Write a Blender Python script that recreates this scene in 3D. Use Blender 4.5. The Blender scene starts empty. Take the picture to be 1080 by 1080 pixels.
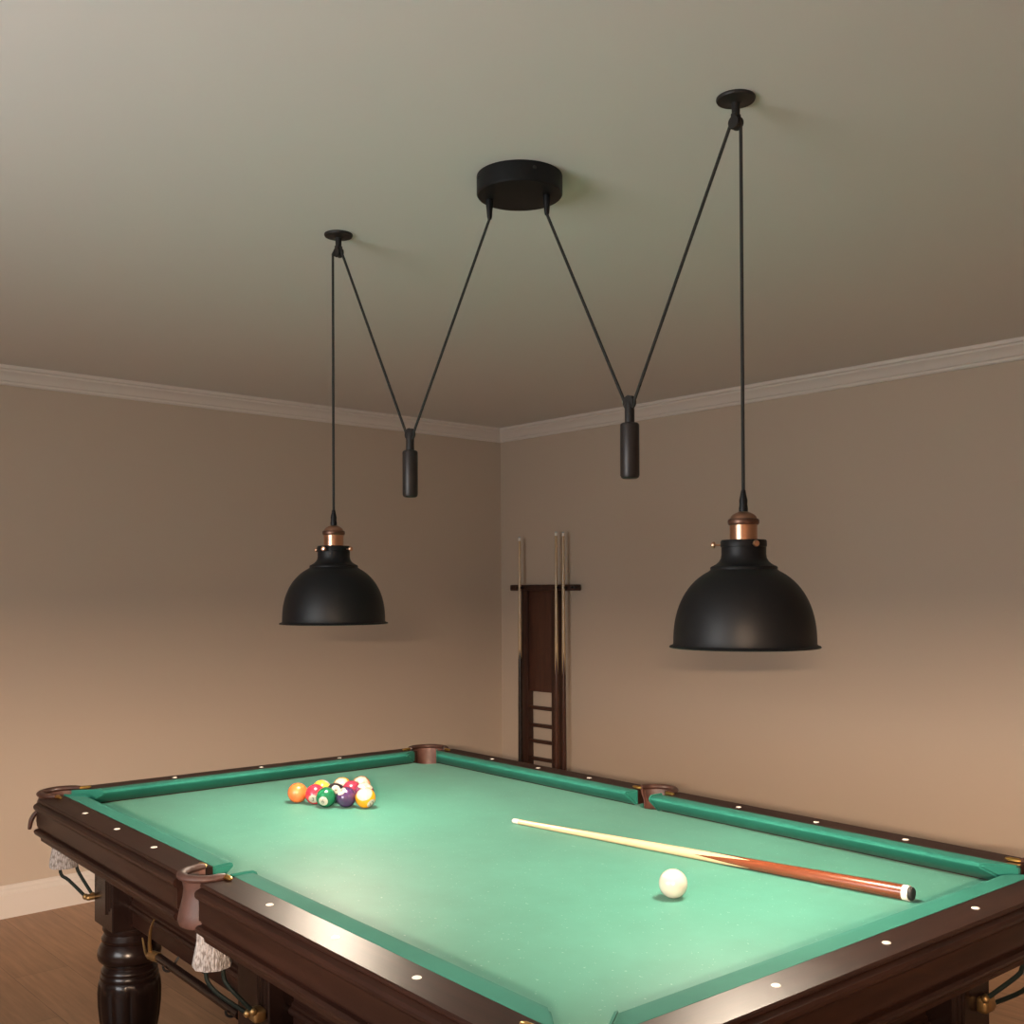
import bpy, bmesh, math, random
from mathutils import Vector, Matrix
random.seed(4)
PI = math.pi
H = 0.83                                   # height of the table's rail top above the floor
SC = bpy.context.scene
COL = SC.collection

# ------------------------------------------------------------------ camera
cd = bpy.data.cameras.new('camera'); cam = bpy.data.objects.new('camera', cd); COL.objects.link(cam)
Rv = Vector((0.6328, 0.7743, -0.0048)); Uv = Vector((0.0108, -0.0026, 0.9999)); Fv = Rv.cross(Uv) * -1
Fv = Uv.cross(Rv)
cm = Matrix((( Rv.x, Uv.x, -Fv.x, 2.0492), (Rv.y, Uv.y, -Fv.y, -1.5388), (Rv.z, Uv.z, -Fv.z, 0.5671 + H), (0, 0, 0, 1)))
cam.matrix_world = cm
cd.sensor_width = 36; cd.sensor_height = 36; cd.sensor_fit = 'HORIZONTAL'
cd.lens = 1124.27 / 1080 * 36
cd.shift_y = 69.73 / 1080
cd.clip_start = 0.05
SC.camera = cam

# ------------------------------------------------------------------ light, exposure
w = bpy.data.worlds.new('World'); SC.world = w; w.use_nodes = True
w.node_tree.nodes['Background'].inputs[0].default_value = (0.62, 0.75, 1.0, 1)
w.node_tree.nodes['Background'].inputs[1].default_value = 0.6
SC.view_settings.view_transform = 'Standard'; SC.view_settings.look = 'None'
SC.view_settings.gamma = 1; SC.view_settings.use_curve_mapping = False
SC.view_settings.exposure = 0.0
BULB = 590.0
FILL_BULB = 6500.0  # strength of the added fill lamp behind the camera
BULB_COL = (1.0, 0.83, 0.65)
TH = 0.0457
# the room's own frame: origin at the far corner on the floor, +x along the right wall, -y along the left wall
ROOM = Matrix.Translation((-3.0063, 2.508, 0)) @ Matrix.Rotation(TH, 4, 'Z')
RL, RD, RH = 6.3, 5.6, 1.532 + H           # length, depth, ceiling height
WX0, WX1, WZ0, WZ1 = 2.55, 4.0, 0.85, 1.95   # window in the wall behind the camera
ad = bpy.data.lights.new('window_daylight', 'AREA'); ad.shape = 'RECTANGLE'; ad.size = WX1 - WX0; ad.size_y = WZ1 - WZ0
ad.energy = 78; ad.color = (0.90, 0.92, 0.92)
al = bpy.data.objects.new('window_daylight', ad); COL.objects.link(al)
al.matrix_world = ROOM @ Matrix.Translation(((WX0 + WX1) / 2, -RD - 0.13, (WZ0 + WZ1) / 2)) @ Matrix.Rotation(PI / 2, 4, 'X')

# ------------------------------------------------------------------ helpers
def link(o, parent=None):
    COL.objects.link(o)
    if parent: o.parent = parent
    return o

def finish(bm, sharp=35):
    bmesh.ops.recalc_face_normals(bm, faces=bm.faces)
    for f in bm.faces: f.smooth = True
    for e in bm.edges:
        if len(e.link_faces) == 2:
            if e.calc_face_angle(0) > math.radians(sharp): e.smooth = False
    return bm

def obj(name, bm, m, parent=None, sharp=35, recalc=True):
    if recalc: finish(bm, sharp)
    me = bpy.data.meshes.new(name); bm.to_mesh(me); bm.free()
    if m: me.materials.append(m)
    o = bpy.data.objects.new(name, me)
    return link(o, parent)

def tag(o, label=None, cat=None, group=None, kind=None):
    if label: o['label'] = label
    if cat: o['category'] = cat
    if group: o['group'] = group
    if kind: o['kind'] = kind
    return o

def empty(name, loc=(0, 0, 0), rz=0):
    o = bpy.data.objects.new(name, None); o.location = loc; o.rotation_euler = (0, 0, rz); o.empty_display_size = .1
    return link(o)

def box(bm, lo, hi, bev=0.0, seg=2):
    r = bmesh.ops.create_cube(bm, size=1.0)
    vs = r['verts']
    for v in vs:
        v.co = Vector([lo[i] + (v.co[i] + .5) * (hi[i] - lo[i]) for i in range(3)])
    if bev:
        es = list({e for v in vs for e in v.link_edges})
        bmesh.ops.bevel(bm, geom=es, offset=bev, segments=seg, affect='EDGES', profile=.5)
    return bm

def lathe(bm, prof, seg=32, M=None, mod=None, closed=False, a0=0.0, a1=2 * PI):
    """prof: (r, z) list; revolve about z; mod(r,z,a) alters the radius"""
    full = abs(a1 - a0 - 2 * PI) < 1e-6
    n = seg if full else seg + 1
    rings = []
    for (r, z) in prof:
        ring = []
        if r < 1e-6 and full:
            v = bm.verts.new((0, 0, z)); ring = [v] * n
        else:
            for i in range(n):
                a = a0 + (a1 - a0) * i / seg
                rr = mod(r, z, a) if mod else r
                ring.append(bm.verts.new((rr * math.cos(a), rr * math.sin(a), z)))
        rings.append(ring)
    K = len(rings)
    for k in range(K if closed else K - 1):
        A, B = rings[k], rings[(k + 1) % K]
        for i in range(seg):
            j = (i + 1) % n if full else i + 1
            vs = []
            for v in (A[i], A[j], B[j], B[i]):
                if v not in vs: vs.append(v)
            if len(vs) >= 3:
                try: bm.faces.new(vs)
                except ValueError: pass
    if not full and closed:
        for side in (0, n - 1):
            try: bm.faces.new([rg[side] for rg in rings])
            except ValueError: pass
    new = list({v for rg in rings for v in rg})
    if M is not None: bmesh.ops.transform(bm, matrix=M, verts=new)
    return new

def tube(bm, pts, rad, seg=10, sub=0, caps=True, sq=(1, 1)):
    """a tube along a polyline; rad is a number or a list; sub = Catmull-Rom subdivisions"""
    P = [Vector(p) for p in pts]
    R = list(rad) if isinstance(rad, (list, tuple)) else [rad] * len(P)
    if sub:
        Q, S = [], []
        for i in range(len(P) - 1):
            p0 = P[max(i - 1, 0)]; p1 = P[i]; p2 = P[i + 1]; p3 = P[min(i + 2, len(P) - 1)]
            for k in range(sub):
                t = k / sub
                Q.append(0.5 * ((2 * p1) + (p2 - p0) * t + (2 * p0 - 5 * p1 + 4 * p2 - p3) * t * t + (3 * p1 - p0 - 3 * p2 + p3) * t ** 3))
                S.append(R[i] + (R[i + 1] - R[i]) * t)
        Q.append(P[-1]); S.append(R[-1]); P, R = Q, S
    T = []
    for i in range(len(P)):
        T.append((P[min(i + 1, len(P) - 1)] - P[max(i - 1, 0)]).normalized())
    up = Vector((0, 0, 1)) if abs(T[0].z) < .9 else Vector((1, 0, 0))
    N = (up - T[0] * up.dot(T[0])).normalized()
    rings = []
    for i in range(len(P)):
        N = (N - T[i] * N.dot(T[i])).normalized(); B = T[i].cross(N)
        rings.append([bm.verts.new(P[i] + (N * math.cos(2 * PI * k / seg) * sq[0] + B * math.sin(2 * PI * k / seg) * sq[1]) * R[i]) for k in range(seg)])
    for a, b in zip(rings, rings[1:]):
        for k in range(seg): bm.faces.new((a[k], a[(k + 1) % seg], b[(k + 1) % seg], b[k]))
    if caps:
        bm.faces.new(rings[0]); bm.faces.new(rings[-1])
    return bm

def prism(bm, prof, a, b, M=None, cut0=None, cut1=None):
    """profile of (o, z) swept along local x from a to b; end offsets cut0(o, z), cut1(o, z); result verts (x, o, z)"""
    A = [bm.verts.new((a + (cut0(o, z) if cut0 else 0), o, z)) for o, z in prof]
    B = [bm.verts.new((b + (cut1(o, z) if cut1 else 0), o, z)) for o, z in prof]
    n = len(prof)
    for i in range(n):
        j = (i + 1) % n
        bm.faces.new((A[i], A[j], B[j], B[i]))
    bm.faces.new(A); bm.faces.new(B)
    if M is not None: bmesh.ops.transform(bm, matrix=M, verts=A + B)
    return A + B

# ------------------------------------------------------------------ materials
def mat(name, col, rough=.5, metal=0.0, spec=.5, coat=0.0, sheen=0.0):
    m = bpy.data.materials.new(name); m.use_nodes = True
    b = m.node_tree.nodes['Principled BSDF']
    b.inputs['Base Color'].default_value = (*col, 1); b.inputs['Roughness'].default_value = rough
    b.inputs['Metallic'].default_value = metal; b.inputs['Specular IOR Level'].default_value = spec
    b.inputs['Coat Weight'].default_value = coat; b.inputs['Coat Roughness'].default_value = .08
    b.inputs['Sheen Weight'].default_value = sheen
    return m

class NT:
    def __init__(s, m):
        s.t = m.node_tree; s.b = s.t.nodes['Principled BSDF']
    def n(s, typ, **kw):
        nd = s.t.nodes.new(typ)
        for k, v in kw.items():
            if k.startswith('i_'):
                key = k[2:]
                nd.inputs[int(key) if key.isdigit() else key.replace('_', ' ')].default_value = v
            else: setattr(nd, k, v)
        return nd
    def l(s, a, b): s.t.links.new(a, b)
    def math(s, op, a, b=None, c=None):
        nd = s.t.nodes.new('ShaderNodeMath'); nd.operation = op
        for i, v in enumerate((a, b, c)):
            if v is None: continue
            if isinstance(v, (int, float)): nd.inputs[i].default_value = v
            else: s.l(v, nd.inputs[i])
        return nd.outputs[0]
    def mix(s, f, a, b):
        nd = s.t.nodes.new('ShaderNodeMix'); nd.data_type = 'RGBA'
        if isinstance(f, (int, float)): nd.inputs[0].default_value = f
        else: s.l(f, nd.inputs[0])
        for i, v in ((6, a), (7, b)):
            if isinstance(v, tuple): nd.inputs[i].default_value = (*v, 1)
            else: s.l(v, nd.inputs[i])
        return nd.outputs[2]
    def ramp(s, f, stops):
        nd = s.t.nodes.new('ShaderNodeValToRGB'); e = nd.color_ramp.elements
        e[0].position, e[0].color = stops[0][0], (*stops[0][1], 1)
        e[1].position, e[1].color = stops[-1][0], (*stops[-1][1], 1)
        for p, c in stops[1:-1]:
            x = e.new(p); x.color = (*c, 1)
        s.l(f, nd.inputs[0]); return nd.outputs[0]
    def coord(s, kind='Object', scale=(1, 1, 1), rot=(0, 0, 0)):
        tc = s.t.nodes.new('ShaderNodeTexCoord'); mp = s.t.nodes.new('ShaderNodeMapping')
        mp.inputs['Scale'].default_value = scale; mp.inputs['Rotation'].default_value = rot
        s.l(tc.outputs[kind], mp.inputs[0]); return mp.outputs[0]
    def bump(s, h, strength=.2, dist=.002):
        nd = s.t.nodes.new('ShaderNodeBump'); nd.inputs['Strength'].default_value = strength; nd.inputs['Distance'].default_value = dist
        s.l(h, nd.inputs['Height']); s.l(nd.outputs[0], s.b.inputs['Normal'])

def wood(name, dark, light, rough=.35, scale=(1, 14, 14), coat=.0, spec=.5):
    m = mat(name, light, rough, coat=coat, spec=spec); t = NT(m)
    v = t.coord('Object', scale)
    nz = t.n('ShaderNodeTexNoise', i_Scale=3.0, i_Detail=6.0, i_Roughness=.6); t.l(v, nz.inputs['Vector'])
    n2 = t.n('ShaderNodeTexNoise', i_Scale=22.0, i_Detail=3.0); t.l(v, n2.inputs['Vector'])
    f = t.math('ADD', t.math('MULTIPLY', nz.outputs[0], .75), t.math('MULTIPLY', n2.outputs[0], .25))
    c = t.ramp(f, [(.36, dark), (.64, light)])
    t.l(c, t.b.inputs['Base Color'])
    t.bump(n2.outputs[0], .08, .0006)
    return m

M = {}
M['rail_x'] = wood('mahogany_long_grain', (.012, .0046, .0032), (.025, .0096, .0062), .40, (1.2, 16, 16), spec=.22)
M['rail_y'] = wood('mahogany_cross_grain', (.012, .0046, .0032), (.025, .0096, .0062), .40, (16, 1.2, 16), spec=.22)
M['leg'] = wood('mahogany_turned', (.007, .0034, .0028), (.014, .0064, .005), .26, (14, 14, 1.5), spec=.32)
M['rack'] = wood('rack_wood', (.030, .011, .007), (.065, .024, .014), .45, (14, 14, 1.2))
M['panel'] = wood('rack_panel_wood', (.060, .022, .013), (.105, .040, .023), .5, (10, 10, 1.2))
M['black'] = mat('matte_black_metal', (.005, .005, .006), .48, 0, .28)
M['iron'] = mat('dark_cast_iron', (.020, .017, .016), .5, .3)
M['weight'] = mat('dark_bronze', (.030, .024, .023), .42, .4)
M['cord'] = mat('black_fabric_cord', (.022, .021, .019), .85)
M['shade_in'] = mat('white_enamel', (.34, .33, .31), .5)
M['copper'] = mat('brushed_copper', (.60, .34, .22), .30, 1.0)
M['copper_dark'] = mat('antique_copper', (.16, .085, .060), .42, .9)
M['copper_mid'] = mat('worn_copper', (.36, .19, .125), .4, .9)
M['brass'] = mat('polished_brass', (.75, .45, .13), .28, 1.0)
M['brass_old'] = mat('aged_brass', (.30, .185, .075), .45, .9)
M['ivory'] = mat('ivory_inlay', (.80, .74, .66), .35)
M['rod'] = mat('green_black_rubber_rail', (.006, .010, .008), .6, spec=.15)
M['rubber'] = mat('black_rubber', (.012, .012, .012), .7)
M['white'] = mat('white_paint', (.72, .65, .59), .45)
M['ink'] = mat('black_ink', (.012, .012, .014), .3)

# painted plaster
def plaster(name, col, rough=.85):
    m = mat(name, col, rough, spec=.25); t = NT(m)
    nz = t.n('ShaderNodeTexNoise', i_Scale=90.0, i_Detail=3.0); t.l(t.coord('Object'), nz.inputs['Vector'])
    t.bump(nz.outputs[0], .06, .001)
    return m
M['wall'] = plaster('beige_wall_paint', (.55, .45, .36))
M['ceiling'] = plaster('ceiling_paint', (.72, .69, .66))

# cloth
def cloth(name, col, dusty=True):
    m = mat(name, col, (.55) if dusty else .8, spec=.32 if dusty else .2, sheen=.15 if dusty else .03); t = NT(m)
    t.b.inputs['Sheen Roughness'].default_value = .4
    t.b.inputs['Sheen Tint'].default_value = (.75, 1.0, .85, 1)
    v = t.coord('Object')
    fine = t.n('ShaderNodeTexNoise', i_Scale=900.0, i_Detail=2.0); t.l(v, fine.inputs['Vector'])
    big = t.n('ShaderNodeTexNoise', i_Scale=2.2, i_Detail=5.0, i_Roughness=.65); t.l(v, big.inputs['Vector'])
    d = tuple(c * .86 for c in col); li = tuple(min(1, c * 1.10 + .006) for c in col)
    base = t.ramp(big.outputs[0], [(.35, d), (.68, li)])
    if dusty:     # chalk specks
        sp = t.n('ShaderNodeTexNoise', i_Scale=150.0, i_Detail=1.0); t.l(v, sp.inputs['Vector'])
        k = t.math('MULTIPLY', t.math('GREATER_THAN', sp.outputs[0], .74), .22)
        base = t.mix(k, base, (.55, .72, .62))
    t.l(base, t.b.inputs['Base Color'])
    t.bump(fine.outputs[0], .12, .0006)
    return m
M['cloth'] = cloth('green_baize', (.042, .212, .160))
M['cushion'] = cloth('green_cushion_cloth', (.014, .145, .108), False)

def leather(name, a, b, rough=.45):
    m = mat(name, b, rough); t = NT(m)
    v = t.coord('Object')
    nz = t.n('ShaderNodeTexNoise', i_Scale=30.0, i_Detail=4.0); t.l(v, nz.inputs['Vector'])
    t.l(t.ramp(nz.outputs[0], [(.35, a), (.65, b)]), t.b.inputs['Base Color'])
    vo = t.n('ShaderNodeTexVoronoi', i_Scale=320.0); t.l(v, vo.inputs['Vector'])
    t.bump(vo.outputs[0], .15, .0008)
    return m
M['leather'] = leather('brown_leather', (.070, .028, .020), (.112, .047, .034))
M['leather_mid'] = leather('worn_brown_leather', (.042, .018, .013), (.068, .030, .023), .55)
M['leather_dark'] = leather('dark_brown_leather', (.030, .013, .009), (.065, .028, .019), .4)

def net_mat():
    m = mat('knitted_net', (.5, .46, .44), .9, sheen=.3); t = NT(m)
    v = t.coord('Object', (1, 1, 1))
    sx = t.n('ShaderNodeTexVoronoi', i_Scale=1.0); mp = t.coord('Object', (300, 300, 85)); t.l(mp, sx.inputs['Vector'])
    nz = t.n('ShaderNodeTexNoise', i_Scale=160.0, i_Detail=2.0); t.l(v, nz.inputs['Vector'])
    f = t.math('ADD', sx.outputs[0], t.math('MULTIPLY', nz.outputs[0], .5))
    t.l(t.ramp(f, [(.40, (.33, .31, .31)), (.75, (.26, .24, .235)), (1.05 - .05, (.12, .10, .092))]), t.b.inputs['Base Color'])
    t.bump(t.math('SUBTRACT', 1.0, f), .9, .004)
    return m
M['net'] = net_mat()

def floor_mat():
    m = mat('laminate_floor', (.3, .17, .09), .42, spec=.4); t = NT(m)
    v = t.coord('Object')
    br = t.n('ShaderNodeTexBrick', offset=.37, offset_frequency=2)
    br.inputs['Scale'].default_value = 1.0; br.inputs['Brick Width'].default_value = 1.25; br.inputs['Row Height'].default_value = .19
    br.inputs['Mortar Size'].default_value = .0012; br.inputs['Mortar Smooth'].default_value = .3; br.inputs['Bias'].default_value = 0
    br.inputs['Color1'].default_value = (.345, .185, .098, 1); br.inputs['Color2'].default_value = (.41, .225, .12, 1)
    br.inputs['Mortar'].default_value = (.15, .075, .04, 1)
    t.l(v, br.inputs['Vector'])
    g = t.n('ShaderNodeTexNoise', i_Scale=2.5, i_Detail=7.0, i_Roughness=.62); t.l(t.coord('Object', (1.5, 22, 1)), g.inputs['Vector'])
    k = t.ramp(g.outputs[0], [(.3, (.66, .64, .62)), (.7, (1.12, 1.12, 1.12))])
    mul = t.n('ShaderNodeMix', data_type='RGBA', blend_type='MULTIPLY'); mul.inputs[0].default_value = .8
    t.l(br.outputs[0], mul.inputs[6]); t.l(k, mul.inputs[7]); t.l(mul.outputs[2], t.b.inputs['Base Color'])
    t.bump(g.outputs[0], .05, .0008)
    return m
M['floor'] = floor_mat()

def emit(name, col, s):
    m = bpy.data.materials.new(name); m.use_nodes = True
    nt = m.node_tree; nt.nodes.clear()
    e = nt.nodes.new('ShaderNodeEmission'); o = nt.nodes.new('ShaderNodeOutputMaterial')
    e.inputs[0].default_value = (*col, 1); e.inputs[1].default_value = s
    nt.links.new(e.outputs[0], o.inputs[0]); return m
M['fill_bulb'] = emit('fill_lamp_glow', (1.0, .73, .52), FILL_BULB)  # glow of the added, unseen fill lamp
M['bulb'] = emit('frosted_bulb_glow', BULB_COL, BULB)

# ------------------------------------------------------------------ the room
def struct(name, bm, m, sharp=35):
    o = obj(name, bm, m, None, sharp); o.matrix_world = ROOM; o['kind'] = 'structure'; return o
b = bmesh.new(); box(b, (-.1, -RD - .1, -.1), (RL + .1, .1, 0)); struct('floor', b, M['floor'])
b = bmesh.new(); box(b, (-.1, -RD - .1, RH), (RL + .1, .1, RH + .1)); struct('ceiling', b, M['ceiling'])
b = bmesh.new(); box(b, (-.1, -RD - .1, 0), (0, .1, RH)); struct('wall_left', b, M['wall'])
b = bmesh.new(); box(b, (0, 0, 0), (RL + .1, .1, RH)); struct('wall_right', b, M['wall'])
b = bmesh.new(); box(b, (RL, -RD - .1, 0), (RL + .1, 0, RH)); struct('wall_front', b, M['wall'])
b = bmesh.new()
for lo, hi in (((0, 0), (WX0, RH)), ((WX1, 0), (RL, RH)), ((WX0, 0), (WX1, WZ0)), ((WX0, WZ1), (WX1, RH))):
    box(b, (lo[0], -RD - .1, lo[1]), (hi[0], -RD, hi[1]))
struct('wall_back', b, M['wall'])
b = bmesh.new()
for lo, hi in (((WX0, WZ0), (WX0 + .05, WZ1)), ((WX1 - .05, WZ0), (WX1, WZ1)), ((WX0, WZ0), (WX1, WZ0 + .05)), ((WX0, WZ1 - .05), (WX1, WZ1)),
               (((WX0 + WX1) / 2 - .025, WZ0), ((WX0 + WX1) / 2 + .025, WZ1))):
    box(b, (lo[0], -RD - .08, lo[1]), (hi[0], -RD - .03, hi[1]), .004, 1)
struct('window_1', b, M['white'])

CROWN = [(0, 0), (0, -.078), (.008, -.078), (.012, -.073), (.014, -.064), (.020, -.060), (.026, -.046), (.038, -.032), (.046, -.026), (.048, -.018), (.056, -.014), (.058, 0)]
BASE = [(0, 0), (0, .137), (.006, .137), (.010, .130), (.011, .122), (.016, .116), (.018, .108), (.018, .102), (.022, .097), (.022, 0)]
def run(name, prof, z, wall):
    bm = bmesh.new()
    pr = [(o, z + dz) for o, dz in prof]
    if wall == 'right':      # along x, out = -y ; mitred in the corner
        A = [bm.verts.new((o, -o, zz)) for o, zz in pr]; B = [bm.verts.new((RL - o, -o, zz)) for o, zz in pr]
    elif wall == 'left':
        A = [bm.verts.new((o, -o, zz)) for o, zz in pr]; B = [bm.verts.new((o, -RD + o, zz)) for o, zz in pr]
    elif wall == 'back':
        A = [bm.verts.new((o, -RD + o, zz)) for o, zz in pr]; B = [bm.verts.new((RL - o, -RD + o, zz)) for o, zz in pr]
    else:
        A = [bm.verts.new((RL - o, -o, zz)) for o, zz in pr]; B = [bm.verts.new((RL - o, -RD + o, zz)) for o, zz in pr]
    n = len(pr)
    for i in range(n):
        j = (i + 1) % n; bm.faces.new((A[i], A[j], B[j], B[i]))
    bm.faces.new(A); bm.faces.new(B)
    struct(name, bm, M['white'], 20)
for i, wl in enumerate(('left', 'right', 'back', 'front')):
    run('trim_%d' % (i + 1), CROWN, RH, wl)
    run('baseboard_' + wl, BASE, 0, wl)

# ------------------------------------------------------------------ billiard table
NOSE, WOODI, OUT, XA = .582, .625, .700, .445      # offsets from the long axis; the ends are XA further out
CZ = -.042                                          # cloth below the rail top
table = empty('billiard_table', (0, 0, 0))
tag(table, 'dark mahogany billiard table with green cloth, leather pockets and turned legs', 'billiard table')
TZ = Matrix.Translation((0, 0, H))
def part(name, bm, m, parent=table, sharp=35, tz=True):
    if tz: bmesh.ops.transform(bm, matrix=TZ, verts=bm.verts)
    return obj(name, bm, m, parent, sharp)

# pockets: centre, outward direction, radius of the rim
PK = []
kx, ky = OUT + XA, OUT
for sx in (-1, 1):
    for sy in (-1, 1):
        PK.append(dict(c=(sx * (kx - .083), sy * (ky - .083)), d=math.atan2(sy, sx), r=.064, sx=sx, sy=sy, kind='corner'))
for sy in (-1, 1):
    PK.append(dict(c=(.012 if sy < 0 else -.008, sy * .662), d=sy * PI / 2, r=.050, sx=0, sy=sy, kind='middle'))

# playing surface: a slab with notches for the six pockets
def bed():
    pts = []
    X, Y = 1.10, .655
    def notch(p, a_from, a_to, r, n=14):
        for i in range(n + 1):
            a = a_from + (a_to - a_from) * i / n
            pts.append((p['c'][0] + r * math.cos(a), p['c'][1] + r * math.sin(a)))
    def get(kind, sx, sy): return [p for p in PK if p['kind'] == kind and p['sy'] == sy and (kind == 'middle' or p['sx'] == sx)][0]
    r = .052
    # counter-clockwise from the near-left corner; notch arcs bulge inward (towards the table centre)
    p = get('corner', -1, -1); notch(p, p['d'] + PI * 1.35 - PI * .0, p['d'] + PI * .65, r)
    p = get('middle', 0, -1); notch(p, PI * 1.0, 0.0, r * .95)
    p = get('corner', 1, -1); notch(p, p['d'] + PI * 1.35, p['d'] + PI * .65, r)
    p = get('corner', 1, 1); notch(p, p['d'] + PI * 1.35, p['d'] + PI * .65, r)
    p = get('middle', 0, 1); notch(p, 2 * PI, PI, r * .95)
    p = get('corner', -1, 1); notch(p, p['d'] + PI * 1.35, p['d'] + PI * .65, r)
    bm = bmesh.new()
    top = [bm.verts.new((x, y, CZ)) for x, y in pts]; bot = [bm.verts.new((x, y, CZ - .035)) for x, y in pts]
    n = len(pts)
    ft = bm.faces.new(top); bm.faces.new(bot)
    for i in range(n): bm.faces.new((top[i], top[(i + 1) % n], bot[(i + 1) % n], bot[i]))
    bmesh.ops.triangulate(bm, faces=[f for f in bm.faces if len(f.verts) > 4])
    return bm
part('playing_surface', bed(), M['cloth'])

# wooden rails
WP = [(.624, -.05), (.624, 0), (.697, 0), (.6995, -.002), (.700, -.006), (.6985, -.0085), (.703, -.010), (.709, -.0125), (.7120, -.0175), (.7120, -.0225), (.709, -.0275),
      (.704, -.0305), (.703, -.034), (.703, -.071), (.698, -.074), (.697, -.079), (.706, -.080), (.7105, -.084), (.711, -.088), (.708, -.094), (.701, -.097),
      (.697, -.102), (.693, -.106), (.692, -.114), (.66, -.114), (.66, -.05)]
def rz(a): return Matrix.Rotation(a, 4, 'Z')
def side_matrix(side):      # the profile's o axis must point outward
    return {'far': Matrix.Identity(4), 'near': Matrix.Scale(-1, 4, (0, 1, 0)),
            'left': Matrix(((0, -1, 0, -XA), (1, 0, 0, 0), (0, 0, 1, 0), (0, 0, 0, 1))),
            'right': Matrix(((0, 1, 0, XA), (1, 0, 0, 0), (0, 0, 1, 0), (0, 0, 0, 1)))}[side]
SX = [.280, .515, .750]      # sights along the long rails
RAILS = [('near', -1.022, -.040), ('near', .066, 1.022), ('far', -1.022, -.060), ('far', .046, 1.022), ('left', -.577, .577), ('right', -.577, .577)]
for side, a, bb in RAILS:
    bm = bmesh.new(); Ms = side_matrix(side)
    prism(bm, WP, a, bb, Ms)
    rail = part('rail', bm, M['rail_x'] if side in ('near', 'far') else M['rail_y'], sharp=28)
    xs = ([-s for s in SX] if a < 0 else SX) if side in ('near', 'far') else [-.285, 0, .285]
    for x in xs:
        sb = bmesh.new()
        lathe(sb, [(0, .0012), (.0062, .0012), (.0072, .0004), (.0072, -.004), (0, -.004)], 20, Ms @ Matrix.Translation((x, .660, 0)))
        s = part('sight', sb, M['ivory'], rail); tag(s, 'white round sight inlay')
# cushions, one per rail section, ends cut back into the pocket mouths
CP = [(.628, .0005), (.600, .0015), (.588, .0010), (.5835, -.0015), (.582, -.0055), (.5830, -.009), (.6195, CZ + .003), (.628, CZ + .002)]
for side, a, bb in (('near', -.962, -.040), ('near', .058, .956), ('far', -.962, -.050), ('far', .040, .962), ('left', -.528, .506), ('right', -.528, .528)):
    bm = bmesh.new()
    jaw = lambda o, z: -(o - NOSE) * 1.4
    mid = lambda o, z: -(o - NOSE) * .10
    c0 = mid if side in ('near', 'far') and a > 0 else jaw
    m1 = mid if side in ('near', 'far') and bb < 0 else jaw
    prism(bm, CP, a, bb, side_matrix(side), c0, (lambda f: (lambda o, z: -f(o, z)))(m1))
    # soften the two jaw edges
    es = [e for e in bm.edges if len(e.link_faces) == 2 and any(len(f.verts) > 4 for f in e.link_faces)]
    bmesh.ops.bevel(bm, geom=es, offset=.004, segments=2, affect='EDGES')
    part('cushion', bm, M['cushion'])

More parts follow.
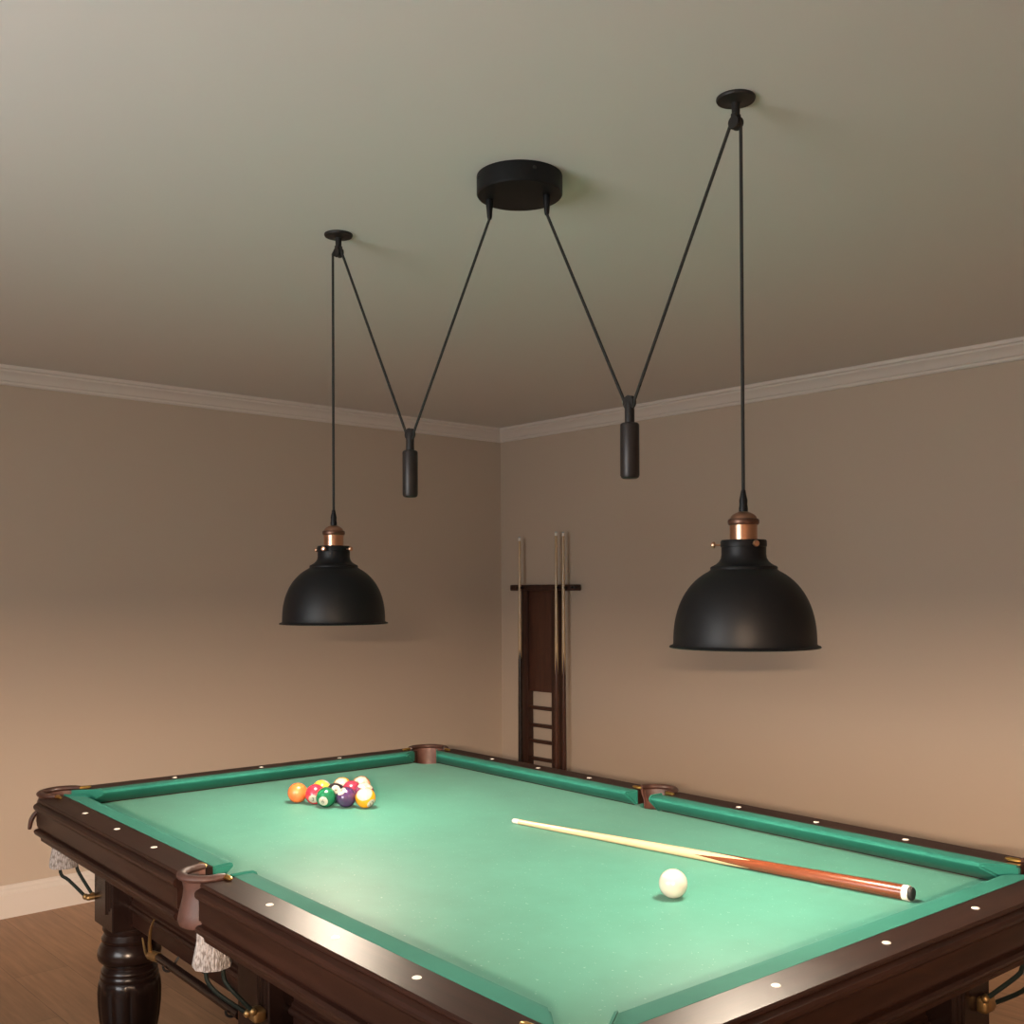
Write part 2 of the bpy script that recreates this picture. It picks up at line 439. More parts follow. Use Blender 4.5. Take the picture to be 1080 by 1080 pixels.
# pockets
for p in PK:
    cx, cy = p['c']; d = p['d']; r = p['r']
    Mp = Matrix.Translation((cx, cy, 0)) @ rz(d)
    corner = p['kind'] == 'corner'
    bm = bmesh.new()      # leather covered rim, a horseshoe open to the table
    pts = []
    span = PI * (.56 if corner else .60)
    for i in range(17):
        a = -span + 2 * span * i / 16
        pts.append((r * math.cos(a), r * math.sin(a), .0035 if abs(a) < PI * .5 else .0045))
    tube(bm, pts, [.006] + [.0088] * 15 + [.006], 12, 0, True, (.85, 1.15))
    bmesh.ops.transform(bm, matrix=Mp, verts=bm.verts)
    pk = part('pocket', bm, M['leather_dark'] if not (p['kind'] == 'middle' and p['sy'] < 0) else M['leather_mid'])
    for s in (-1, 1):     # brass ends let into the rails
        bm = bmesh.new(); a = s * span
        q = Vector((r * math.cos(a), r * math.sin(a), .004)); tdir = Vector((-math.sin(a) * s, math.cos(a) * s, 0))
        out = rz(-d) @ (Vector((-p['sx'] or (1 if s * (-p['sy']) > 0 else -1), 0, 0)))
        if corner:
            ang = d - PI; run_dir = Vector((-p['sx'], 0, 0)) if (rz(d) @ q).x * p['sx'] < (rz(d) @ q).y * p['sy'] else Vector((0, -p['sy'], 0))
        else:
            run_dir = Vector((1, 0, 0)) if (rz(d) @ q).x > 0 else Vector((-1, 0, 0))
        rd = rz(-d) @ run_dir
        tube(bm, [q - tdir * .006, q + rd * .006, q + rd * .022, q + rd * .030], [.0055, .0070, .0062, .0025], 10, 3, True, (.7, 1))
        bmesh.ops.transform(bm, matrix=Mp, verts=bm.verts)
        tag(part('brass_tip', bm, M['brass'], pk), 'polished brass end of the pocket rim')
    bm = bmesh.new()      # leather liner behind the hole
    ri = r - .004
    if corner: lp_ = [(ri, .004), (ri + .006, .004), (ri + .006, -.05), (ri + .004, -.10), (ri - .012, -.125), (ri - .018, -.125), (ri - .006, -.10), (ri, -.05)]
    else: lp_ = [(ri, .002), (ri + .004, .002), (ri + .002, -.012), (.041, -.028), (.039, -.055), (.036, -.055), (.038, -.028), (ri - .002, -.012)]
    lathe(bm, lp_, 24, Mp, None, True, -span, span)
    part('liner', bm, M['leather'], pk)
    bm = bmesh.new()      # flared leather pouch under the rim
    if corner:
        lathe(bm, [(r + .003, -.004), (r + .009, -.02), (r + .010, -.07), (r + .002, -.112), (r - .004, -.112), (r + .004, -.07), (r + .003, -.02)], 24, Mp, None, True, -PI * .36, PI * .36)
    else:
        lathe(bm, [(.050, -.002), (.048, -.012), (.046, -.024), (.048, -.040), (.055, -.068), (.058, -.084), (.054, -.094), (.048, -.096), (.050, -.08), (.036, -.03), (.044, -.004)], 28, Mp, None, True, -PI * .5, PI * .5)
    part('pouch', bm, M['leather_dark'] if corner else M['leather_mid'], pk)
    # knitted net bag, hung a little further in
    nin = .002 if corner else -.017
    bm = bmesh.new()
    def nmod(rr, z, a): return rr * (1 + .035 * math.sin(9 * a + z * 60))
    ks = 1.0 if corner else .80
    np_ = [(r_ * .9, -.095 + (z_ + .095) * ks) for r_, z_ in [(.034, -.095), (.033, -.115), (.034, -.14), (.038, -.165), (.041, -.185), (.0425, -.200), (.041, -.206), (.030, -.208), (.012, -.209), (0, -.209)]]
    lathe(bm, np_, 40, Matrix.Translation((cx + p['sx'] * .008, cy - p['sy'] * (0 if corner else .010), 0)), nmod)
    tag(part('net', bm, M['net'], pk), 'pale knitted net bag of a pocket')
    # ball rails: two rods and a brass bracket on the nearest leg block
    def mp(v):            # mirror a pattern of the near-left corner, near middle or far-right corner
        return Vector(v)
    if corner:
        if p['sx'] < 0:
            r1 = [(-1.062, -.632, -.195), (-1.058, -.628, -.225), (-1.045, -.612, -.240), (-1.008, -.578, -.284)]
            r2 = [(-1.048, -.594, -.175), (-1.047, -.590, -.205), (-1.040, -.585, -.225), (-1.004, -.560, -.282)]
            br = ((-1.012, -.582, -.293), (-.988, -.552, -.277)); f = -p['sy']
            fl = lambda v: Vector((v[0], v[1] * -f if f > 0 and False else (v[1] if p['sy'] < 0 else -v[1]), v[2]))
        else:
            r1 = [(1.052, .590, -.165), (1.050, .572, -.185), (1.048, .555, -.198), (1.012, .500, -.240)]
            r2 = [(1.030, .665, -.190), (1.026, .655, -.235), (1.020, .635, -.255), (1.004, .540, -.262)]
            br = ((.988, .505, -.275), (1.012, .545, -.242))
            fl = lambda v: Vector((v[0], v[1] if p['sy'] > 0 else -v[1], v[2]))
    else:
        r1 = [(-.022, -.650, -.198), (-.018, -.650, -.222), (.004, -.636, -.246), (.040, -.590, -.286)]
        r2 = [(.026, -.636, -.190), (.030, -.634, -.212), (.046, -.622, -.234), (.062, -.588, -.276)]
        br = ((.034, -.588, -.302), (.068, -.560, -.274))
        fl = lambda v: Vector((v[0], v[1] if p['sy'] < 0 else -v[1], v[2]))
    bm = bmesh.new(); tube(bm, [fl(v) for v in r1], .0046, 8, 4); rod = part('ball_rail', bm, M['rod'])
    bm = bmesh.new(); tube(bm, [fl(v) for v in r2], .0046, 8, 4); part('ball_rail', bm, M['rod'])
    lo, hi = fl(br[0]), fl(br[1])
    lo2 = Vector([min(a_, b_) for a_, b_ in zip(lo, hi)]); hi2 = Vector([max(a_, b_) for a_, b_ in zip(lo, hi)])
    bm = bmesh.new(); box(bm, lo2, hi2, .008, 3)
    for q in (fl(r1[-1]), fl(r2[-1])):
        bmesh.ops.create_uvsphere(bm, u_segments=14, v_segments=9, radius=.0085, matrix=Matrix.Translation(q))
    tag(part('bracket', bm, M['brass_old'], rod), 'aged brass bracket holding the ball rails')
    # strap hanging off the left corner
    if corner and p['sx'] < 0 and p['sy'] < 0:
        bm = bmesh.new()
        tube(bm, [(-1.036, -.690, -.030), (-1.040, -.704, -.044), (-1.042, -.712, -.060), (-1.043, -.716, -.082)], [.009, .012, .012, .009], 8, 3, True, (.55, 1))
        tag(part('strap', bm, M['leather_dark'], pk), 'loose dark leather strap')

# legs: fluted square block and turned, reeded shaft
def turned(r, z, a):
    if -.70 < z < -.505:
        t = (a * 10 / (2 * PI)) % 1.0
        return r * (1 - .045 * max(0, 1 - abs(t - .5) / .10))
    return r
LP = [(0, -.352), (.070, -.352), (.071, -.362), (.066, -.372), (.069, -.378), (.074, -.386), (.0725, -.394), (.070, -.397), (.078, -.407), (.083, -.420), (.0845, -.432), (.082, -.443), (.074, -.452),
      (.066, -.457), (.0655, -.462), (.069, -.466), (.074, -.472), (.075, -.478), (.0735, -.482), (.0765, -.487), (.0775, -.494), (.076, -.498), (.079, -.502), (.082, -.512), (.084, -.535), (.083, -.570),
      (.079, -.610), (.072, -.650), (.063, -.690), (.058, -.705), (.062, -.712), (.066, -.722), (.062, -.732), (.052, -.740), (.047, -.755), (.050, -.775), (.060, -.792), (.064, -.806), (.060, -.820), (.050, -.830), (0, -.830)]
for lx in (-.918, 0, .918):
    for sy in (-1, 1):
        Ml = Matrix.Translation((lx, sy * .488, 0))
        bm = bmesh.new(); lathe(bm, LP, 60, Ml, turned)
        leg = part('leg', bm, M['leg'])
        bm = bmesh.new()
        x0, x1 = lx - .072, lx + .072
        y0, y1 = sorted((sy * .416, sy * .560))
        box(bm, (x0, y0, -.352), (x1, y1, -.10), .0025, 1)
        # three raised reeds on the half nearer the recess, on both outer faces
        inx = x1 - .008 if lx <= 0 else x0 + .008; st = -1 if lx <= 0 else 1
        for k in range(3):
            xc = inx + st * (.004 + k * .015)
            tube(bm, [(xc, sy * .5600, -.285 - .012 * k), (xc, sy * .5600, -.11)], .0045, 8)
        if lx:
            sxx = 1 if lx > 0 else -1
            for k in range(3):
                yc = sy * (.424 + .015 * k)
                tube(bm, [(lx + sxx * .072, yc, -.285 - .012 * k), (lx + sxx * .072, yc, -.11)], .0045, 8)
        part('leg_block', bm, M['leg'], leg)
# apron boards between the legs
def apron(side, a, bb):
    bm = bmesh.new(); o1 = .505 if side in ('near', 'far') else .490
    pr = [(o1 - .025, -.10), (o1 - .025, -.345), (o1 - .004, -.345), (o1, -.341), (o1, -.300), (o1 + .010, -.296), (o1 + .012, -.290), (o1 + .009, -.284), (o1 + .004, -.282), (o1 + .004, -.276), (o1 - .001, -.272), (o1 - .001, -.10)]
    prism(bm, pr, a, bb, side_matrix(side)); part('apron', bm, M['rail_x'] if side in ('near', 'far') else M['rail_y'])
for s in ('near', 'far'):
    apron(s, -.846, -.072); apron(s, .072, .846)
for s in ('left', 'right'): apron(s, -.416, .416)
# frame under the slate that carries everything
bm = bmesh.new(); box(bm, (-1.0, -.56, -.10), (1.0, .56, CZ - .036), .002, 1); part('bed_frame', bm, M['leg'])
# two hooks for the bridge stick
for x in (-.52, -.16):
    bm = bmesh.new(); tube(bm, [(x, -.508, -.338), (x, -.5135, -.346)] + [(x, -.532 + .0156 * math.cos(math.radians(g)), -.352 - .0156 * math.sin(math.radians(g))) for g in range(0, 181, 30)], .003, 8, 3); part('hook', bm, M['iron'])

# ------------------------------------------------------------------ bridge stick stored under the table
bridge = empty('bridge_stick', (-.60, -.532, H - .352))
tag(bridge, 'dark bridge stick with curled brass head hung under the table apron by the left leg', 'bridge stick')
bm = bmesh.new(); tube(bm, [(.01, 0, 0), (.48, 0, 0)], [.0105, .0115], 12); obj('shaft', bm, M['leg'], bridge)
bm = bmesh.new()
tube(bm, [(.012, 0, 0), (-.02, -.002, -.004), (-.035, -.004, -.004)], [.012, .013, .010], 12, 3)
tube(bm, [(-.032, -.004, -.004), (-.018, -.012, .030), (.012, -.020, .075), (.050, -.026, .108)], [.0055, .0045, .0036, .0018], 10, 5)
tube(bm, [(-.030, -.004, -.006), (-.062, .002, -.020), (-.096, .006, -.014), (-.122, .008, .014)], [.0055, .0045, .0036, .0018], 10, 5)
obj('brass_head', bm, M['brass_old'], bridge)

# ------------------------------------------------------------------ balls
def ball_mat(name, col, striped):
    m = mat(name, col, .10, coat=.6, spec=.5); t = NT(m)
    tc = t.n('ShaderNodeTexCoord'); nv = t.n('ShaderNodeVectorMath', operation='NORMALIZE'); t.l(tc.outputs['Object'], nv.inputs[0])
    sp = t.n('ShaderNodeSeparateXYZ'); t.l(nv.outputs[0], sp.inputs[0])
    ivory = (.46, .43, .36)
    disc = t.math('GREATER_THAN', sp.outputs[0], .885)
    if striped:
        s = t.math('GREATER_THAN', t.math('ABSOLUTE', sp.outputs[2]), .64)
        c = t.mix(s, col, ivory)
        t.l(t.mix(disc, c, ivory), t.b.inputs['Base Color'])
    else:
        t.l(t.mix(disc, col, ivory), t.b.inputs['Base Color'])
    return m
BR = .0283
def number_mesh(txt):
    cu = bpy.data.curves.new('number_mark', 'FONT'); cu.body = txt; cu.align_x = 'CENTER'; cu.align_y = 'CENTER'; cu.size = .0165
    to = bpy.data.objects.new('number_mark', cu); COL.objects.link(to)
    bpy.context.view_layer.update()
    dg = bpy.context.evaluated_depsgraph_get(); me = bpy.data.meshes.new_from_object(to.evaluated_get(dg))
    COL.objects.unlink(to); bpy.data.objects.remove(to)
    bm = bmesh.new(); bm.from_mesh(me)
    bmesh.ops.triangulate(bm, faces=bm.faces); bmesh.ops.subdivide_edges(bm, edges=bm.edges, cuts=1, use_grid_fill=False)
    for v in bm.verts:
        y, z = v.co.x, v.co.y
        v.co = Vector((BR, y, z)).normalized() * (BR * 1.006)
        v.co = Vector((math.sqrt(max(0, (BR * 1.006) ** 2 - y * y - z * z)), y, z))
    return bm
CAMP = Vector((2.0492, -1.5388, .5671 + H))
def ball(x, y, num, col, striped, dirv, up, label, name='billiard_ball'):
    """dirv, up: disc direction and stripe axis as (right, up, towards camera)"""
    c = Vector((x, y, H + CZ + BR))
    bm = bmesh.new(); bmesh.ops.create_icosphere(bm, subdivisions=5, radius=BR)
    m = ball_mat('ball_resin_' + num, col, striped) if num else mat('cue_ball_resin', (.50, .47, .40), .16, coat=.5)
    o = obj(name, bm, m); tag(o, label, 'ball', 'balls racked at the far end' if num else None)
    tow = (CAMP - c).normalized(); right = tow.cross(Vector((0, 0, 1))).normalized() * -1; upv = right.cross(tow) * -1
    if upv.z < 0: upv = -upv
    if right.dot(Rv) < 0: right = -right
    fx = lambda v: (right * v[0] + upv * v[1] + tow * v[2]).normalized()
    X = fx(dirv); Zt = fx(up); Zt = (Zt - X * Zt.dot(X)).normalized(); Y = Zt.cross(X)
    o.matrix_world = Matrix(((X.x, Y.x, Zt.x, c.x), (X.y, Y.y, Zt.y, c.y), (X.z, Y.z, Zt.z, c.z), (0, 0, 0, 1)))
    if num:
        nm = obj('number_mark', number_mesh(num), M['ink'], o, recalc=False)
    return o
ball(-.7075, -.0818, '5', (.80, .17, .045), False, (-.2, -.1, -1), (0, 1, 0), 'plain orange ball lying apart at the left end of the racked balls')
ball(-.6552, -.0541, '3', (.62, .028, .055), False, (-.22, -.52, .83), (0, 1, .3), 'plain red ball with white number spot, second from the left of the racked balls')
ball(-.5963, -.0526, '6', (.010, .125, .055), False, (-.30, -.42, .85), (0, 1, .3), 'plain dark green ball in the front row of the racked balls')
ball(-.5590, -.0100, '4', (.060, .022, .085), False, (-.45, .62, .55), (0, 1, -.3), 'plain purple ball in front, left of the yellow-orange apex ball')
ball(-.5160, .0268, '13', (.85, .33, .008), True, (.55, -.55, .50), (-.35, .72, .55), 'yellow-orange and white striped ball at the front right tip of the rack')
ball(-.7055, -.0048, '9', (.80, .46, .06), True, (.2, -.5, -.8), (.1, .82, .5), 'yellow and white striped ball half hidden behind the red and green balls')
ball(-.6340, -.0016, '8', (.020, .014, .020), False, (.05, .35, .85), (0, 1, -.3), 'black ball with white number spot in the middle of the rack')
ball(-.7031, .0615, '15', (.72, .30, .035), True, (.3, -.9, .3), (-.12, .12, 1), 'white ball with amber band in the back of the rack, behind the black ball')
ball(-.5823, .0631, '12', (.18, .045, .105), True, (.1, .3, -.9), (.15, .95, .3), 'mauve and white striped ball just behind the yellow-orange tip ball')
ball(-.6849, .1151, '10', (.42, .16, .055), True, (.3, -.9, .3), (.05, .12, 1), 'cream ball with rust brown band at the far right back of the rack')
ball(-.6383, .0549, '7', (.28, .030, .060), False, (.2, -.3, -.8), (0, 1, 0), 'plain maroon ball tucked between the black and mauve balls')
ball(.6212, .0336, '', None, False, (1, 0, 0), (0, 1, 0), 'plain white cue ball lying alone on the cloth near the cue', 'cue_ball')

# ------------------------------------------------------------------ cues
def spliced(name, light, dark, x0, amp, prongs=4, phase=0.0):
    m = mat(name, light, .22, coat=.4); t = NT(m)
    tc = t.n('ShaderNodeTexCoord'); sp = t.n('ShaderNodeSeparateXYZ'); t.l(tc.outputs['Object'], sp.inputs[0])
    a = t.math('ARCTAN2', sp.outputs[2], sp.outputs[1])
    tri = t.math('PINGPONG', t.math('ADD', t.math('MULTIPLY', a, prongs / (2 * PI)), phase), .5)
    lim = t.math('ADD', t.math('MULTIPLY', tri, 2 * amp), x0)
    f = t.math('LESS_THAN', sp.outputs[0], lim)
    nz = t.n('ShaderNodeTexNoise', i_Scale=6.0, i_Detail=5.0); t.l(t.coord('Object', (1, 30, 30)), nz.inputs['Vector'])
    dk = t.ramp(nz.outputs[0], [(.35, tuple(c * .75 for c in dark)), (.65, dark)])
    t.l(t.mix(f, light, dk), t.b.inputs['Base Color'])
    return m
def cue(label, L, rb, rt, jx, light, dark, cap=True, group=None, phase=0.0, seam=None):
    """built along local +x, butt end at the origin"""
    root = empty('cue_stick'); tag(root, label, 'cue', group)
    R = lambda x: rb + (rt - rb) * x / L
    bm = bmesh.new(); tube(bm, [(.004, 0, 0), (.006, 0, 0), (.011, 0, 0), (.013, 0, 0)], [rb * .72, rb * .86, rb * .88, rb * .80], 24); obj('bumper', bm, M['rubber'], root)
    bm = bmesh.new(); tube(bm, [(.012, 0, 0), (.024, 0, 0)], [R(.012), R(.024)], 24); tag(obj('butt_cap', bm, M['ivory'], root), 'ivory coloured ring at the butt end')
    bm = bmesh.new(); tube(bm, [(.024 + (jx - .024) * k / 8, 0, 0) for k in range(9)], [R(.024 + (jx - .024) * k / 8) for k in range(9)], 28)
    obj('butt', bm, spliced('butt_wood', light, dark, jx * .70 if seam is None else seam[0], jx * .30 if seam is None else seam[1], 4, phase), root)
    bm = bmesh.new(); tube(bm, [(jx, 0, 0), ((jx + L) / 2, 0, 0), (L - .024, 0, 0)], [R(jx), R((jx + L) / 2) * .97, R(L - .024)], 24)
    sh = mat('maple_shaft', light, .25, coat=.4); obj('shaft', bm, sh, root)
    bm = bmesh.new(); tube(bm, [(L - .024, 0, 0), (L - .006, 0, 0)], [R(L - .024), R(L - .006)], 20); tag(obj('ferrule', bm, M['ivory'], root), 'white ferrule')
    bm = bmesh.new(); tube(bm, [(L - .006, 0, 0), (L - .002, 0, 0), (L, 0, 0)], [rt, rt * .92, rt * .6], 20); obj('tip', bm, mat('chalked_tip', (.30, .36, .36), .9), root)
    return root
maple = (.66, .47, .255)
c = cue('maple and red brown cue lying across the green cloth', 1.056, .0150, .0062, .50, (.62, .47, .28), (.17, .042, .016), phase=.38, seam=(.355, .145))
zb = H + CZ
p0 = Vector((.9426, .3688, zb + .0152)); p1 = Vector((-.1020, .2170, zb + .0066))
X = (p1 - p0).normalized(); Y = Vector((0, 0, 1)).cross(X).normalized(); Z = X.cross(Y)
c.matrix_world = Matrix(((X.x, Y.x, Z.x, p0.x), (X.y, Y.y, Z.y, p0.y), (X.z, Y.z, Z.z, p0.z), (0, 0, 0, 1)))

# ------------------------------------------------------------------ cue rack on the right wall (built in the room's frame)
rack = bpy.data.objects.new('cue_rack', None); link(rack); rack.matrix_world = ROOM @ Matrix.Translation((.42 - .052, 0, H - .62))
tag(rack, 'dark wooden wall rack for cues with solid panel and open rungs', 'cue rack')
ZB = -.62                       # bottom of the rack below the rail top
def rk(name, lo, hi, m, bev=.003, parent=rack):
    bm = bmesh.new(); box(bm, (lo[0] - .42, lo[1], lo[2] - ZB), (hi[0] - .42, hi[1], hi[2] - ZB), bev, 2); return obj(name, bm, m, parent)
rk('stile', (.288, -.050, ZB), (.338, -.004, .570), M['rack'])
rk('stile', (.537, -.050, ZB), (.590, -.004, .570), M['rack'])
rk('back_panel', (.336, -.034, -.030), (.539, -.008, .566), M['panel'])
for z in (-.124, -.226, -.318, -.42): rk('rung', (.336, -.044, z - .010), (.539, -.018, z + .010), M['rack'], .004)
# top bar with notches and clips
bm = bmesh.new(); box(bm, (.200 - .42, -.062, .555 - ZB), (.735 - .42, -.003, .590 - ZB), .006, 2); bar = obj('top_bar', bm, M['rack'], rack)
for u in (.255, .56, .618, .70):
    bm = bmesh.new()
    pts = [(u - .368 + .0125 * math.cos(a), -.080 + .0125 * math.sin(a), .573 - ZB) for a in [math.radians(150 - i * 30) for i in range(0, 1)]]
    arc = [(u - .368 + .0165 * math.sin(math.radians(a)), -.080 + .0165 * math.cos(math.radians(a)), .573 - ZB) for a in range(-115, 116, 23)]
    tube(bm, arc, .0032, 8, 0, True, (2.2, 1)); obj('cue_clip', bm, M['iron'], bar)
for u in (.215, .718):
    bm = bmesh.new(); lathe(bm, [(0, .004), (.008, .003), (.010, 0), (.010, -.004), (0, -.004)], 16, Matrix.Translation((u - .42, -.063, .573 - ZB)) @ Matrix.Rotation(PI / 2, 4, 'X')); obj('knob', bm, M['rack'], bar)
# foot shelf with cups
rk('foot_shelf', (.200, -.110, ZB), (.762, -.003, ZB + .030), M['rack'], .006)
for u, Lc, lab, dk in ((.255, 1.46, 'maple cue with black butt standing alone left of the wall rack panel', (.018, .012, .010)),
                       (.560, 1.478, 'maple cue with dark brown butt, left one of the pair right of the rack panel', (.085, .028, .015)),
                       (.618, 1.474, 'maple cue with dark brown butt, rightmost on the wall rack', (.060, .020, .012))):
    c = cue(lab, Lc, .0145, .0074, .80, (.52, .36, .20), dk, group='cues standing in the wall rack', seam=(.745, .06) if u < .5 else (.67, .14))
    c.matrix_world = ROOM @ Matrix.Translation((u, -.080, H + ZB + .0305)) @ Matrix.Rotation(-PI / 2, 4, 'Y')

# ------------------------------------------------------------------ pulley pendant lamp
ZC = RH
lampo = empty('pendant_lamp', (.139, .051, ZC))
tag(lampo, 'black pulley ceiling lamp with two dome shades, counterweights and copper sockets over the table', 'lamp')
LO = Vector((.139, .051, ZC))
def lp(name, bm, m, parent=lampo, sharp=35):      # verts given in world coordinates
    bmesh.ops.transform(bm, matrix=Matrix.Translation(-LO), verts=bm.verts); return obj(name, bm, m, parent, sharp)
def T(x, y, z): return Matrix.Translation((x, y, z))
bm = bmesh.new()
lathe(bm, [(0, -.0005), (.100, -.0005), (.1005, -.003), (.1005, -.043), (.098, -.0465), (.094, -.047), (0, -.047)], 64, T(.139, .051, ZC)); can = lp('canopy', bm, M['black'])
for a in (math.radians(-110), math.radians(-20)):
    bm = bmesh.new(); lathe(bm, [(0, .003), (.003, .0025), (.0045, 0), (.0045, -.003), (0, -.003)], 14, T(.139 + .1005 * math.cos(a), .051 + .1005 * math.sin(a), ZC - .016) @ rz(a) @ Matrix.Rotation(PI / 2, 4, 'Y')); lp('screw', bm, M['iron'], can)
SHZ = {'L': .4745 + H, 'R': .4500 + H}
sets = {'L': dict(sl=Vector((.077, .010, ZC - .047)), w=Vector((-.2122, -.0235, .962 + H)), m=Vector((-.4800, -.0745, ZC)), s=Vector((-.4888, -.0870))),
        'R': dict(sl=Vector((.184, .096, ZC - .047)), w=Vector((.4484, .0962, .964 + H)), m=Vector((.7128, .1283, ZC)), s=Vector((.7187, .1358)))}
for key, S in sets.items():
    z0 = SHZ[key]; sx_, sy_ = S['s']; Wp = S['w']; Mm = S['m']; sl = S['sl']
    mw = 1.0 if key == 'L' else 1.06
    # cord grip on the canopy
    d = (Wp - sl); d.z = 0; d.normalize()
    bm = bmesh.new(); lathe(bm, [(0, .002), (.0085, .002), (.0090, -.008), (.0075, -.022), (.0060, -.040), (.0045, -.046), (0, -.046)], 18, Matrix.Translation(sl)); lp('cord_grip', bm, M['black'], can)
    # ceiling mount with its pulley
    bm = bmesh.new(); lathe(bm, [(0, -.0005), (.038, -.0005), (.0385, -.003), (.037, -.0065), (.014, -.008), (.0085, -.011), (.0080, -.034), (.0085, -.038), (0, -.038)], 36, Matrix.Translation(Mm)); mt = lp('ceiling_mount', bm, M['iron'])
    pz = ZC - .050
    ax = rz(math.atan2(d.y, d.x))
    bm = bmesh.new(); lathe(bm, [(0, -.0055), (.0135, -.0055), (.0135, -.004), (.0105, 0), (.0135, .004), (.0135, .0055), (0, .0055)], 28, Matrix.Translation((Mm.x, Mm.y, pz)) @ ax @ Matrix.Rotation(PI / 2, 4, 'X')); lp('pulley', bm, M['iron'], mt)
    bm = bmesh.new()
    for s in (-1, 1):
        lathe(bm, [(0, -.0015), (.0120, -.0015), (.0130, 0), (.0120, .0015), (0, .0015)], 24, Matrix.Translation((0, s * .0078, -.050)) @ Matrix.Rotation(PI / 2, 4, 'X'))
        box(bm, (-.006, s * .0078 - .0013, -.048), (.006, s * .0078 + .0013, -.032), .001, 1)
    bmesh.ops.transform(bm, matrix=Matrix.Translation(Mm) @ ax, verts=bm.verts); lp('pulley_bracket', bm, M['iron'], mt)
    # counterweight
    wr = .0195 if key == 'L' else .0205
    wz = H + .920
    bm = bmesh.new(); lathe(bm, [(0, 0), (wr - .004, 0), (wr - .001, -.002), (wr, -.005), (wr, -.112), (wr - .002, -.117), (wr - .006, -.119), (0, -.119)], 32, T(Wp.x, Wp.y, wz)); cw = lp('counterweight', bm, M['weight'])
    bm = bmesh.new(); lathe(bm, [(0, .046), (.008, .045), (.0105, .038), (.0105, -.002), (0, -.002)], 20, T(Wp.x, Wp.y, wz)); lp('hanger', bm, M['iron'], cw)
    bm = bmesh.new(); lathe(bm, [(0, -.0055), (.0150, -.0055), (.0150, -.004), (.0120, 0), (.0150, .004), (.0150, .0055), (0, .0055)], 28, Matrix.Translation((Wp.x, Wp.y, Wp.z)) @ ax @ Matrix.Rotation(PI / 2, 4, 'X')); lp('pulley', bm, M['iron'], cw)
    # cord
    n = Vector((0, 0, 1))
    dm = (Vector((Mm.x, Mm.y, 0)) - Vector((Wp.x, Wp.y, 0))).normalized()
    pts = [sl + Vector((0, 0, -.030)), sl + Vector((0, 0, -.046)) + d * .001]
    a0 = Wp - d * .0150 + Vector((0, 0, .004)); pts.append(a0)
    for k in range(1, 8):
        a = PI + PI * k / 8
        pts.append(Wp + dm * (-.0150 * math.cos(a) * -1) * -1 * -1 + Vector((0, 0, .0150 * math.sin(a))) if False else Wp - d * (.0150 * math.cos(PI * k / 8)) + Vector((0, 0, -.0150 * math.sin(PI * k / 8))))
    pts.append(Wp + d * .0150 + Vector((0, 0, .004)))
    Mp = Vector((Mm.x, Mm.y, pz))
    so = Vector((sx_, sy_, 0)) - Vector((Mm.x, Mm.y, 0)); so_n = so.normalized()
    pts.append(Mp - dm * .0135 + Vector((0, 0, -.003)))
    for k in range(1, 6):
        a = PI * k / 6
        pts.append(Mp - dm * .0135 * math.cos(a) * (1 if a < PI / 2 else 0) + so_n * (.0106 * -math.cos(a) if a > PI / 2 else 0) + Vector((0, 0, .0135 * math.sin(a))))
    pts.append(Vector((sx_, sy_, pz - .004)))
    pts.append(Vector((sx_, sy_, z0 + .270)))
    bm = bmesh.new(); tube(bm, pts, .0034, 10); lp('cord', bm, M['cord'])
    # shade (open below), white inside
    bm = bmesh.new()
    Ms = T(sx_, sy_, z0)
    outer = [(.1450, 0.0), (.1460, .0015), (.1445, .0035), (.1390, .0055), (.1378, .008)]
    for i in range(1, 21):
        a = (PI / 2) * i / 21 * .985
        outer.append((.0665 + (.1455 - .0665) * 1.0 * (math.cos(a) ** .92) if False else .1378 * (1 - (math.sin(a) / 1.045) ** 2.3) ** (1 / 2.3), .008 + .149 * math.sin(a)))
    outer = [q for q in outer if q[0] > .064]
    zt = outer[-1][1]
    neck = [(.0645, zt + .003), (.0650, zt + .006), (.0635, zt + .009), (.0590, zt + .011), (.0535, zt + .014), (.0480, zt + .019), (.0445, zt + .025), (.0432, zt + .032), (.0432, zt + .047), (.0446, zt + .048), (.0446, zt + .058), (.0430, zt + .061), (.026, zt + .061)]
    lathe(bm, outer + neck, 72, Ms)
    sh = lp('lamp_shade', bm, M['black'])
    bm = bmesh.new()
    inner = [(r_ - .0022, z_ + .0004) for r_, z_ in outer] + [(.060, zt + .004), (.044, zt + .014), (.0410, zt + .030), (.0410, zt + .058), (.026, zt + .0595)]
    inner[0] = (.1450, 0.0); inner[1] = (.1430, .0008)
    lathe(bm, inner, 72, Ms); o = lp('shade_lining', bm, M['shade_in'], sh); tag(o, 'pale enamel inside of the shade')
    zn = z0 + zt + .061
    for k, aa in enumerate((-158, 20, -58) if key == 'L' else (-145, -28, 95)):
        a = math.radians(aa)
        bm = bmesh.new(); lathe(bm, [(0, -.004), (.002, -.004), (.002, .008), (.0055, .009), (.0068, .012), (.0055, .0155), (0, .0170)], 16,
                                T(sx_ + .046 * math.cos(a), sy_ + .046 * math.sin(a), zn - .009) @ rz(a) @ Matrix.Rotation(PI / 2, 4, 'Y'))
        lp('thumb_screw', bm, M['copper'], sh)
    # copper socket
    bm = bmesh.new(); lathe(bm, [(0, -.02), (.0265, -.02), (.0265, .030), (.0262, .034), (0, .034)], 40, T(sx_, sy_, zn)); so_ = lp('lamp_socket', bm, M['copper'])
    bm = bmesh.new(); lathe(bm, [(.025, .029), (.0290, .030), (.0305, .033), (.0305, .038), (.0290, .041), (.025, .042)], 40, T(sx_, sy_, zn)); lp('collar', bm, M['copper_dark'], so_)
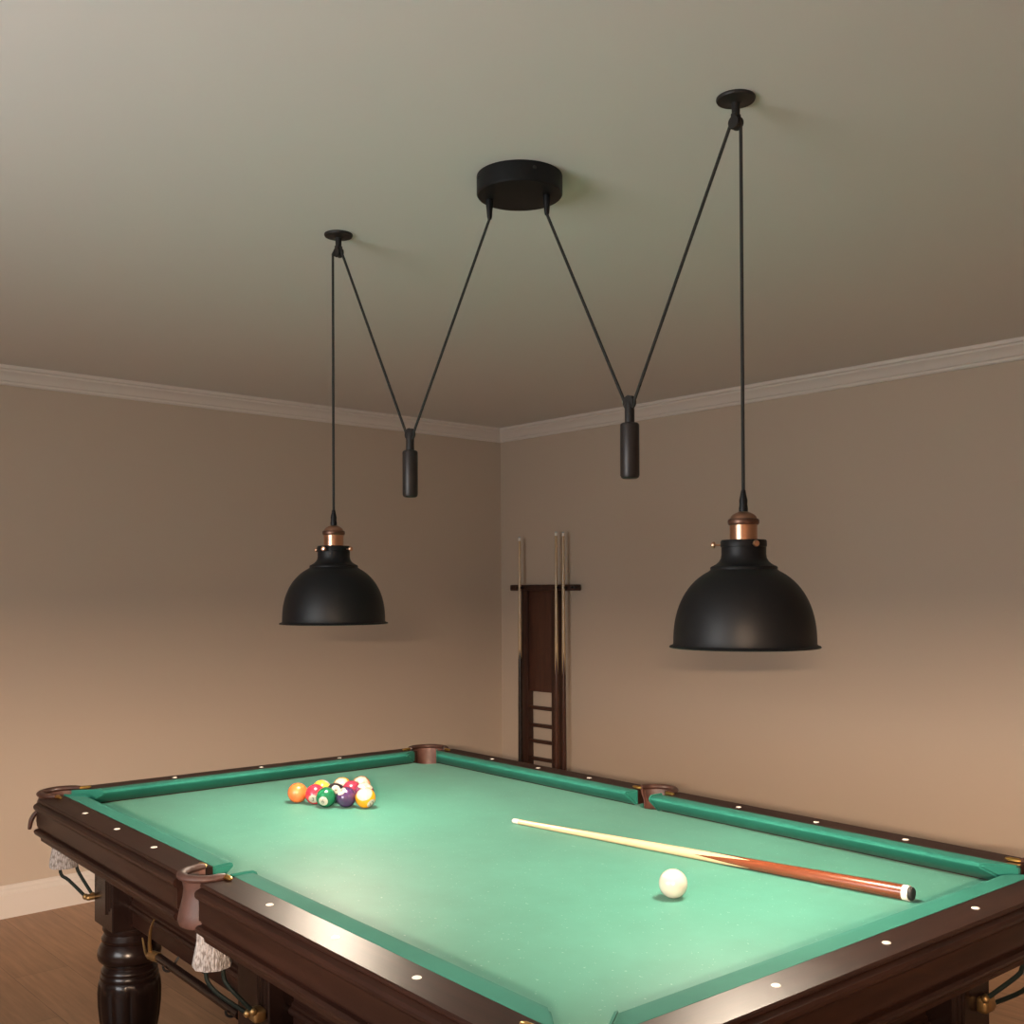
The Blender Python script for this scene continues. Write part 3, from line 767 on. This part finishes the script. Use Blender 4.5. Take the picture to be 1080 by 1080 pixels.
    bm = bmesh.new(); lathe(bm, [(.0262, .0405), (.0245, .046), (.0200, .0505), (.0130, .0540), (.0080, .056), (0, .056)], 36, T(sx_, sy_, zn)); lp('socket_cap', bm, M['copper_mid'], so_)
    bm = bmesh.new(); lathe(bm, [(0, .055), (.0085, .055), (.0088, .062), (.0078, .070), (.0082, .078), (.0060, .088), (.0042, .098), (0, .098)], 20, T(sx_, sy_, zn)); lp('strain_relief', bm, M['black'], so_)
    # lampholder tube and bulb, hidden inside the shade
    bm = bmesh.new(); lathe(bm, [(0, -.02), (.020, -.02), (.020, -.105), (0, -.105)], 24, T(sx_, sy_, zn)); lp('lampholder', bm, M['ink'], so_)
    bm = bmesh.new(); zz = z0 + .040
    prof = [(0, -.036)] + [(.036 * math.sin(PI * i / 14), -.036 * math.cos(PI * i / 14)) for i in range(1, 11)] + [(.019, .045), (.0135, zn - .100 - zz)]
    lathe(bm, prof, 28, T(sx_, sy_, zz)); lp('bulb', bm, M['bulb'], sh)

# ------------------------------------------------------------------ unseen fill lamp, added to brighten the lower walls: opaque shade, baffle below
FX, FY, FZ = 2.62, -2.22, 1.52
fl_ = empty('added_fill_lamp', (FX, FY, 0)); tag(fl_, 'added unseen black fill lamp with a wide opaque shade past the near corner of the table', 'lamp')
bm = bmesh.new(); lathe(bm, [(0, 0), (.15, 0), (.152, .006), (.148, .016), (.04, .024), (.012, .04), (0, .04)], 40); obj('base', bm, M['black'], fl_)
bm = bmesh.new(); tube(bm, [(-.10, -.10, .015), (-.10, -.10, FZ + .20), (-.09, -.09, FZ + .28), (-.04, -.04, FZ + .31), (0, 0, FZ + .27), (0, 0, FZ + .12)], .009, 12, 4); obj('pole', bm, M['black'], fl_)
bm = bmesh.new(); lathe(bm, [(.25, 0), (.252, .002), (.15, .16), (.05, .185), (0, .187), (0, .180), (.05, .178), (.147, .155), (.248, .002)], 48, T(0, 0, FZ)); obj('lamp_shade', bm, M['black'], fl_)
bm = bmesh.new(); dl = Vector((.65, .76, 0)); hb = FZ + .022
tube(bm, [dl * t + Vector((0, 0, hb)) for t in (-.140, -.136, -.125, .125, .136, .140)], [.006, .012, .016, .016, .012, .006], 20)
obj('bulb', bm, M['fill_bulb'], fl_)
bm = bmesh.new(); lathe(bm, [(0, -.132), (.500, -.132), (.500, -.135), (0, -.135)], 40, T(0, 0, FZ))
for k in range(3):
    a = 2 * PI * k / 3; tube(bm, [(.40 * math.cos(a), .40 * math.sin(a), FZ - .133), (.246 * math.cos(a), .246 * math.sin(a), FZ + .004)], .002, 6)
obj('baffle', bm, M['black'], fl_)  # disc added to keep the fill off the table front and near floor
bm = bmesh.new()
for t in (-.08, .08): tube(bm, [dl * t + Vector((0, 0, FZ + .036)), dl * t + Vector((0, 0, FZ + .120))], .006, 8)
box(bm, (-.012, -.012, FZ + .112), (.012, .012, FZ + .180)); tube(bm, [dl * -.085 + Vector((0, 0, FZ + .118)), dl * .085 + Vector((0, 0, FZ + .118))], .008, 8)
obj('bulb_holder', bm, M['black'], fl_)
